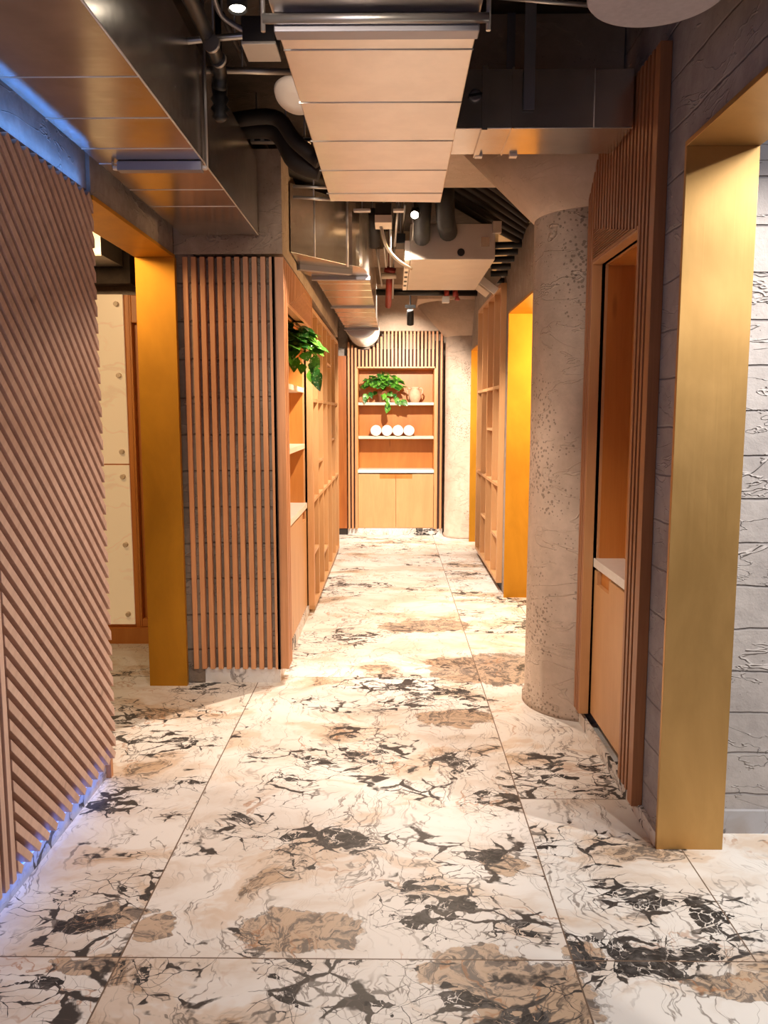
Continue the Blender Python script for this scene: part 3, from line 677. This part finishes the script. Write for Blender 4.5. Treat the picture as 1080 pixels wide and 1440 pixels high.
jb = thing('junction_box', 'square steel junction box beside the upper left edge of the central duct', 'junction box', atY(366, 62, 2.7))
pj = atY(366, 70, 2.75); MB().box(pj.x - .052, pj.x + .052, 2.72, 2.84, pj.z + .012, pj.z + .09).build('box_body', 'brownpipe', jb, .002); MB().box(pj.x - .055, pj.x + .055, 2.715, 2.845, pj.z + .002, pj.z + .012).build('cover_plate', 'box', jb, .002)
MB().tube([(pj.x, 2.78, pj.z + .09), (pj.x, 2.78, 3.08)], .006, 8).build('hanger_rod', 'steel', jb)
jh = atY(309, 135, 3.1)
vn = thing('ribbed_nozzle', 'black ribbed fitting hanging from the end of the fat black pipe', 'fitting', jh)
MB().lathe([(.012, -.09), (.03, -.075), (.022, -.06), (.034, -.045), (.022, -.03), (.034, -.012), (.026, 0), (.03, .03), (.026, .06)], jh, seg=24).build('nozzle_body', 'blackpaint', vn); MB().tube([jh, Vector((jh.x, jh.y, 3.08))], .012, 8).build('drop_pipe', 'blackpaint', vn)
for i, (ya, r, lab) in enumerate(((4.0, .035, 'upper'), (4.15, .045, 'lower'))):
    y0 = 168 + i * 14
    pipe('insulated_pipe', 'brown wrapped pipe curving across below the ceiling behind the smoke detector, %s of two' % lab, [atY(315, y0 + 3, ya), atY(385, y0 - 3 + i * 5, ya), atY(415, y0 + 30 + i * 15, ya), atY(450, y0 + 60, ya)], r, 'brownpipe')
pipe('insulated_pipe', 'third brown wrapped pipe dipping lowest beside the concrete pilaster', [atY(365, 200, 4.6), atY(378, 225, 4.6), atY(410, 240, 4.7), atY(460, 255, 4.9)], .035, 'brownpipe')
us = thing('strut_channel', 'slotted galvanised strut sitting above the concrete pilaster on the left', 'bracket', atY(395, 198, 4.2))
p0, p1 = atY(353, 199, 4.2), atY(437, 199, 4.2); MB().box(p0.x, p1.x, 4.18, 4.22, p0.z - .008, p0.z + .012).build('channel', 'steel', us)
parts(us, 'slot', 'blackpaint', [(p0.x + .02 + i * .05, p0.x + .05 + i * .05, 4.177, 4.18, p0.z - .003, p0.z + .007) for i in range(6)])
for x in (p0.x + .03, p1.x - .03): MB().tube([(x, 4.2, p0.z + .012), (x, 4.2, 3.08)], .004, 8).build('hanger_rod', 'flange', us)
for i, (ya, yb) in enumerate(((262, 264), (277, 281))): pipe('conduit', 'short bright conduit left of the far end of the central duct, %s of two' % ('upper' if i == 0 else 'lower'), [atY(412, ya, 4.3), atY(470, yb, 4.3)], .008, 'steel', 'conduit', smooth=False)
# smoke detector / speaker
sd = thing('oval_ceiling_sensor', 'cream oval ceiling sensor half hidden by the central duct', 'sensor', atY(408, 136, 3.0))
c0 = atY(414, 137, 3.0); dn = Vector((-.25, -.45, -.85)).normalized()
MB().lathe([(.04, -.03), (.07, -.025), (.078, -.008), (.070, .006), (.03, .012)], c0, seg=36, frm=dn).build('housing', 'plastic', sd)
MB().lathe([(.020, 0), (.020, .008), (.016, .010)], c0 + dn * .011 + Vector((0, 0, .012)), seg=24, frm=dn).build('test_button', 'pot', sd)
MB().tube([c0 - dn * .02, Vector((c0.x, c0.y + .03, 3.08))], .012, 10).build('stem', 'steel', sd)
# upper right
pipe('conduit', 'thin grey conduit crossing above the branch duct on the right', [atY(660, 50, 3.7), atY(880, 51, 3.7), atY(905, 49, 3.7)], .007, 'steel', 'conduit', smooth=False)
pipe('conduit', 'grey conduit at the very top edge right of the central duct', [atY(700, -4, 2.6), atY(850, 9, 2.6)], .007, 'steel', 'conduit', smooth=False)
rs = thing('round_ceiling_fixture', 'large grey round ceiling fixture cut off by the top edge of the picture', 'ceiling fixture', atY(925, -10, 2.0))
c0 = atY(925, -6, 2.0); MB().lathe([(.155, 0), (.160, .006), (.160, .05), (.10, .055)], c0, seg=64).build('housing', 'grille', rs); MB().lathe([(.145, -.002), (.145, .001)], c0, seg=64).build('face_ring', 'grille', rs)
MB().tube([c0 + Vector((0, 0, .05)), Vector((c0.x, c0.y, 3.08))], .015, 10).build('stem', 'steel', rs)
# black insulated lines fanning to the right wall
for i in range(6):
    a_ = atY(632, 222 + i * 12, 5.0 + .1 * i); b_ = atY(700, 268 + i * 11, 5.3 + .1 * i); c_ = atY(742, 300 + i * 9, 5.6 + .1 * i)
    pipe('insulated_pipe', 'black insulated pipe slanting behind the column capital, %s from the top' % ['first', 'second', 'third', 'fourth', 'fifth', 'sixth'][i], [a_, b_, c_], .022, 'brownpipe', group='slanting black pipes behind the capital')
for i in range(6):
    y = 345 + i * 10; Yy = 6.0 + .18 * i
    pipe('insulated_pipe', 'dark insulated pipe running into the right wall beside the air handler, %s from the top' % ['first', 'second', 'third', 'fourth', 'fifth', 'sixth'][i], [atY(690, y, Yy), (atY(690, y, Yy).x + .35, Yy, atY(690, y, Yy).z + .01)], .022, 'black', group='dark pipes entering the right wall', smooth=False)
# centre service bunch
def blk(name, lab, cat, px0, px1, py0, py1, y0, y1, mat, sub=None):
    a = atY(px0, py1, y0); b = atY(px1, py0, y0); c = (a + b) / 2
    t = thing(name, lab, cat, (c.x, y0, a.z)); MB().box(a.x, b.x, y0, y1, a.z, b.z).build('body', mat, t, .003); MB().tube([(c.x, (y0 + y1) / 2, b.z), (c.x, (y0 + y1) / 2, 3.08)], .004, 8).build('hanger_rod', 'flange', t); return t
jb = thing('junction_box', 'pale square junction box just past the end of the central duct', 'junction box', atY(539, 312, 5))
a = atY(527, 313, 5.0); b = atY(551, 302, 5.0); MB().box(a.x, b.x, 5.0, 5.18, a.z, b.z).build('cover_plate', 'plastic', jb, .002)
c = atY(549, 292, 5.0); MB().box(a.x + .004, b.x - .004, 5.01, 5.17, b.z, c.z + .03).build('box_body', 'brownpipe', jb, .002); MB().tube([((a.x + b.x) / 2, 5.1, c.z), ((a.x + b.x) / 2, 5.1, 3.08)], .006, 8).build('hanger_rod', 'steel', jb)
pipe('flex_conduit', 'silver flexible conduit curving down from the pale junction box to the air handler', [atY(535, 314, 5.1), atY(543, 345, 5.15), atY(558, 365, 5.3), atY(578, 378, 5.5)], .011, 'steel', 'conduit')
for i, (xa, ya, xb, yb, Y_) in enumerate(((548, 312, 549, 375, 5.6), (560, 287, 555, 346, 5.2), (529, 346, 537, 402, 6.2), (540, 346, 543, 375, 6.0), (582, 312, 579, 356, 5.25), (556, 300, 552, 420, 6.6), (570, 288, 566, 330, 5.4))):
    lab = ['vertical silver conduit below the pale junction box', 'slanting silver conduit dropping from the central duct end', 'thin leftmost silver conduit by the curved duct', 'short silver conduit by the curved duct', 'slim silver rod under the lit spotlight', 'long thin silver conduit reaching the red pipe', 'short silver conduit above the black driver box'][i]
    pipe('conduit', lab, [atY(xa, ya, Y_), atY(xb, yb, Y_ + .3)], .007 + .002 * (i % 2), 'steel', 'conduit', smooth=False)
blk('driver_box', 'small black driver box beside the silver conduits in mid ceiling', 'junction box', 557, 570, 328, 342, 5.6, 5.8, 'blackpaint')
blk('pipe_bracket', 'small galvanised bracket left of the lit spotlight', 'bracket', 553, 568, 293, 297, 5.0, 5.04, 'galv_br')
blk('pipe_bracket', 'flat galvanised bracket right of the curved duct top', 'bracket', 497, 521, 293, 297, 5.0, 5.04, 'galv_br')
sp = thing('sprinkler_riser', 'dark red sprinkler pipe with a pale tee fitting at mid ceiling', 'pipe', atY(547, 410, 6.8))
MB().tube([atY(548, 382, 6.8), atY(546, 430, 7.2)], .028, 16).build('red_pipe', 'red', sp); a = atY(547, 388, 6.75); MB().tube([a + Vector((-.06, 0, 0)), a + Vector((.06, 0, 0))], .024, 16).build('tee_fitting', 'plastic', sp)
MB().tube([atY(548, 382, 6.8), Vector((atY(548, 382, 6.8).x, 6.8, 3.08))], .012, 10).build('riser', 'red', sp); MB().tube([atY(541, 378, 6.75), atY(556, 382, 6.75)], .026, 14).build('red_elbow', 'red', sp)
pipe('insulated_pipe', 'dark bulging insulated pipe right of the curved duct', [atY(520, 296, 5.6), atY(524, 320, 5.6), atY(526, 344, 5.7)], .045, 'brownpipe')
bp = pipe('black_pipe', 'straight black pipe crossing the corridor below the air handler', [atY(529, 411, 7.1), atY(671, 412, 7.1)], .027, 'blackpaint', smooth=False)
vf = thing('red_valve', 'small red valve fitting clamped on the right of the straight black pipe', 'valve', atY(635, 412, 7.05))
for x in (628, 640): p = atY(x, 412, 7.05); MB().lathe([(.033, -.02), (.036, 0), (.033, .02)], p, 'x', 18).build('valve_body', 'red', vf)
p = atY(627, 420, 7.02); MB().box(p.x - .03, p.x + .03, 7.02, 7.08, p.z - .03, p.z + .02).build('mount_plate', 'steel', vf)
p = atY(643, 416, 7.05); MB().lathe([(.018, -.04), (.026, -.03), (.012, -.01), (.012, .02)], p, 'z', 16).build('valve_knob', 'red', vf)

# ceiling board ribs far away
for i, (y0, z0) in enumerate(((7.25, 2.93), (9.0, 2.90))):
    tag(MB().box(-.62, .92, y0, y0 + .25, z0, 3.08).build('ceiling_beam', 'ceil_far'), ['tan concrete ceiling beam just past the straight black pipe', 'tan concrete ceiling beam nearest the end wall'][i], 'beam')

# ------------------------------------------------------------------ spotlights
def spotobj(label, p, d, r, L, lit):
    t = thing('spotlight', label, 'spotlight', p); d = Vector(d).normalized(); p = Vector(p)
    MB().lathe([(r * .85, -L), (r, -L * .9), (r, 0), (r * .88, 0), (r * .84, -.012)], p, seg=32, frm=d, cap=True).build('housing', 'blackpaint', t)
    MB().lathe([(r * .80, -.010), (r * .72, -.006)], p, seg=24, frm=d).build('lens', 'lamp' if lit else 'steel', t)
    q = p - d * L * .6
    MB().tube([q, Vector((q.x, q.y, q.z + .09))], .010, 8).tube([Vector((q.x, q.y, q.z + .09)), Vector((q.x, q.y, 3.08))], .008, 8).build('stem', 'blackpaint', t)
    MB().box(q.x - .05, q.x + .05, q.y - .02, q.y + .02, q.z + .07, q.z + .10).build('driver', 'blackpaint', t)
    return t
S1 = atY(334, 14, 2.55); spotobj('short black spotlight can at the top left between the ducts', S1, (.05, -.1, -1), .030, .11, True)
S2 = atY(583, 303, 5.05); spotobj('small lit black spotlight facing the camera past the central duct', S2, (-.1, -.85, -.55), .028, .09, True)
S3 = atY(577, 456, 8.0); spotobj('slim black track spotlight hanging before the end wall slats', S3, (.02, .55, -.9), .034, .15, True)

# ------------------------------------------------------------------ plants, pots, towels
def leaf(mb, base, d, up, L, w):
    d = d.normalized(); s = d.cross(up).normalized(); n = s.cross(d).normalized()
    outline = [(0, 0), (.06, .28), (.18, .46), (.38, .50), (.62, .38), (.84, .17), (1.0, 0)]
    mid = [base + d * (L * x) - n * (L * .20 * x * x) for x, _ in outline]
    R = [mid[i] + s * (w * y) + n * (w * y * .25) - n * 0 for i, (x, y) in enumerate(outline)]
    Lf = [mid[i] - s * (w * y) + n * (w * y * .25) for i, (x, y) in enumerate(outline)]
    # lobes behind the stem joint give a heart shape
    vm = [mb.bm.verts.new(p) for p in mid]; vr = [None] + [mb.bm.verts.new(p) for p in R[1:-1]] + [None]; vl = [None] + [mb.bm.verts.new(p) for p in Lf[1:-1]] + [None]
    n_ = len(mid)
    lr = mb.bm.verts.new(base - d * (L * .10) + s * (w * .22)); ll = mb.bm.verts.new(base - d * (L * .10) - s * (w * .22))
    def f(*v):
        fc = mb.bm.faces.new(v); fc.smooth = True
    f(vm[0], vr[1], vm[1]); f(vm[0], vm[1], vl[1]); f(vm[0], lr, vr[1]); f(vm[0], vl[1], ll)
    for i in range(1, n_ - 2): f(vm[i], vr[i], vr[i + 1], vm[i + 1]); f(vm[i], vm[i + 1], vl[i + 1], vl[i])
    f(vm[-2], vr[-2], vm[-1]); f(vm[-2], vm[-1], vl[-2])
def plant(label, base, seed, nst, spread, fwd, trails, ls=.075, pr=.062, ph=.11, bias=(0, 0), lift=0.0):
    rnd = random.Random(seed); b = Vector(base); t = thing('trailing_potted_plant', label, 'plant', base)
    MB().lathe([(pr * .72, 0), (pr, ph), (pr * 1.06, ph), (pr * 1.06, ph - .0), (pr * .9, ph), (pr * .86, ph - .02)], b, seg=32).build('pot', 'pot', t)
    st = MB(); lf = MB(); o = b + Vector((0, 0, ph))
    for i in range(nst):
        a = rnd.uniform(0, 2 * PI); R = rnd.uniform(.25, 1.0); ex = math.cos(a) * spread * R + bias[0]; ey = -abs(math.sin(a)) * fwd * R + bias[1]; hz = rnd.uniform(.0, .15) * (1.15 - R * .8) + lift * (1.1 - R * .8)
        e = o + Vector((ex, ey, hz)); md = o + Vector((ex * .45, ey * .45, hz + .05)); st.tube([o, md, e], .0022, 5)
        dr = Vector((ex + rnd.uniform(-.04, .04), ey - .05 + rnd.uniform(-.03, .03), rnd.uniform(-.10, .03)))
        leaf(lf, e, dr, Vector((rnd.uniform(-.3, .3), rnd.uniform(-.5, .1), 1)), ls * rnd.uniform(.75, 1.25), ls * rnd.uniform(.75, 1.0))
    for tr in trails:
        P = [o] + [b + Vector(q) for q in tr]; st.tube(P, .0022, 5)
        for i in range(1, len(P)):
            dd = P[i] - P[i - 1]
            for k in range(2):
                q = P[i - 1].lerp(P[i], .5 + .5 * k); leaf(lf, q, Vector((rnd.uniform(-.6, .6), -.4, -.7)) + dd.normalized() * .3, Vector((rnd.uniform(-.4, .4), -.8, .4)), ls * rnd.uniform(.6, 1), ls * rnd.uniform(.6, .85))
    st.build('stems', 'leafm', t); lf.build('foliage', 'leafm', t); return t
plant('green trailing pothos on the top shelf of the end wall niche', (-.12, 10.03, 1.640), 3, 95, .24, .13, [((.03, -.09, .10), (.06, -.12, .0), (.075, -.13, -.05)), ((.14, -.08, .10), (.20, -.10, .02), (.24, -.11, .02)), ((-.16, -.07, .12), (-.22, -.10, .06))], ls=.095, pr=.07, ph=.14, bias=(.01, -.05), lift=.11)
tp = plant('dark green trailing pothos on the top shelf of the left wall niche', (-.74, 5.35, 1.685), 11, 85, .17, .13, [((.12, -.03, .24), (.22, -.06, .18), (.24, -.08, .11), (.245, -.09, .05)), ((.10, .03, .18), (.20, .05, .10))], ls=.105, pr=.07, ph=.19, bias=(.08, 0), lift=.08)
# vase
v = thing('two_handled_vase', 'pale clay two-handled jar beside the plant on the end wall shelf', 'vase', (.275, 10.0, 1.640))
MB().lathe([(.045, 0), (.052, .006), (.075, .05), (.080, .09), (.070, .13), (.048, .155), (.045, .165), (.060, .185), (.056, .187), (.040, .168), (.04, .12)], (.275, 10.0, 1.640), seg=40).build('body', 'vase', v)
for s in (-1, 1):
    MB().tube([(.275 + s * .048, 10, 1.805), (.275 + s * .080, 10, 1.815), (.275 + s * .097, 10, 1.79), (.275 + s * .092, 10, 1.755), (.275 + s * .074, 10, 1.735)], .009, 10).build('handle', 'vase', v)
# rolled towels
xs = [-.205, -.069, .067, .203]
labs = ['leftmost white rolled towel on the middle shelf of the end niche', 'white rolled towel second from the left on the end niche shelf', 'white rolled towel third from the left on the end niche shelf', 'rightmost white rolled towel on the middle shelf of the end niche']
for i, x in enumerate(xs):
    r = .067; zc = 1.228 + r
    tw = thing('rolled_towel', labs[i], 'towel', (x, 10.05, 1.228), group='white rolled towels on the end wall shelf')
    MB().lathe([(r * .93, -.13), (r, -.12), (r, .12), (r * .93, .13)], (x, 10.05, zc), 'y', 36).build('roll', 'towel', tw)
    m_ = MB(); sp = [(x + (r * .15 + r * .78 * k / 60) * math.cos(k * .38 + i), 9.918, zc + (r * .15 + r * .78 * k / 60) * math.sin(k * .38 + i)) for k in range(61)]
    m_.tube(sp, .0042, 6); m_.build('spiral_edge', 'towel', tw)
    if i < 3: pass

# ------------------------------------------------------------------ LIGHTS
def spot(name, loc, target, power, ang, col=(1, .82, .62), blend=.5, size=.03):
    l = bpy.data.lights.new(name, 'SPOT'); l.energy = power; l.spot_size = math.radians(ang); l.spot_blend = blend; l.color = col; l.shadow_soft_size = size
    o = bpy.data.objects.new(name, l); COL.objects.link(o); o.location = loc
    o.rotation_euler = (Vector(target) - Vector(loc)).to_track_quat('-Z', 'Y').to_euler(); return o
def area(name, loc, target, power, sx, sy, col=(1, .82, .62)):
    l = bpy.data.lights.new(name, 'AREA'); l.shape = 'RECTANGLE'; l.size = sx; l.size_y = sy; l.energy = power; l.color = col
    o = bpy.data.objects.new(name, l); COL.objects.link(o); o.location = loc
    o.rotation_euler = (Vector(target) - Vector(loc)).to_track_quat('-Z', 'Y').to_euler(); return o
def point(name, loc, power, col=(1, .82, .62), size=.05):
    l = bpy.data.lights.new(name, 'POINT'); l.energy = power; l.color = col; l.shadow_soft_size = size
    o = bpy.data.objects.new(name, l); COL.objects.link(o); o.location = loc; return o
WARM = (1, .79, .60); WH = (1, .86, .72)
spot('light_near_spot', S1 + Vector((0, 0, -.02)), (.15, 4.1, .7), 115, 72, WH, .7)
spot('light_mid_spot', S2 + Vector((-.01, -.05, -.04)), (-.9, 3.1, .6), 190, 54, WARM, .4, .02)
spot('light_mid_floor', S2 + Vector((.0, -.05, -.04)), (-.25, 3.7, 0), 190, 50, WARM, .6, .02)
spot('light_mid_down', (.02, 5.2, 2.6), (0.05, 6.2, 0), 330, 110, WH, .6)
spot('light_back_spot', S3 + Vector((0, .03, -.04)), (.03, 9.9, 1.2), 330, 85, WH, .6)
spot('light_far_down', (-.0, 7.9, 2.85), (0.0, 8.0, 0), 330, 110, WH, .7)
spot('light_back_wash', (.08, 9.35, 2.82), (.05, 9.95, 1.9), 30, 100, WH, .7)  # extra wash without a fixture, added to brighten the end niche
# right side room, cool white lamps
spot('light_side_room', (2.1, 1.95, 2.7), (.3, 2.9, 0), 210, 74, (1, .93, .84), .4, .03)
area('light_brick_wash', (2.0, 1.3, 2.9), (1.9, 2.75, .8), 17, .8, .3, (.90, .92, 1))
point('light_warm_room', (1.7, 5.5, 2.0), 160, (1, .62, .28), .2)
point('light_warm_far', (1.7, 8.9, 2.0), 60, (1, .62, .28), .2)
area('light_left_room', (-1.9, 3.3, 2.5), (-1.6, 4.8, 1.1), 22, .5, .3, (1, .66, .34))
area('light_blue_glow', (-.9, .6, 1.9), (-1.2, 2.3, 2.0), 5, .8, .6, (.62, .62, 1))
area('light_lobby', (0.2, -2.6, 2.3), (0, 2.6, .8), 6.5, 4.0, 1.6, (.82, .84, 1))
spot('light_column_fill', (-.5, .3, 2.44), (.10, 4.2, 1.95), 170, 31, (1, .84, .68), .5)  # unseen spot added to brighten the column and the slat block
spot('light_jamb_fill', (2.3, .9, 2.9), (1.03, 2.63, .45), 75, 27, (1, .84, .66), .8)  # added out of view to lift the near brass jamb
spot('light_side_room_far', (1.6, .8, 2.75), (.75, 3.1, 0), 85, 55, (1, .93, .84), .4, .03)
area('light_blue_uplight', (-1.125, 2.0, 2.345), (-1.165, 2.0, 2.40), 2.2, 2.2, .012, (.10, .34, 1))
area('light_blue_underlight', (-1.158, 2.1, .042), (-1.185, 2.1, .040), .5, 2.1, .03, (.02, .22, 1))
w = bpy.data.worlds.new('world'); SC.world = w; w.use_nodes = True
w.node_tree.nodes['Background'].inputs[0].default_value = (.9, .75, .65, 1); w.node_tree.nodes['Background'].inputs[1].default_value = .05
vs = SC.view_settings; vs.view_transform = 'Standard'; vs.look = 'None'; vs.gamma = 1; vs.use_curve_mapping = False; vs.exposure = 0.0
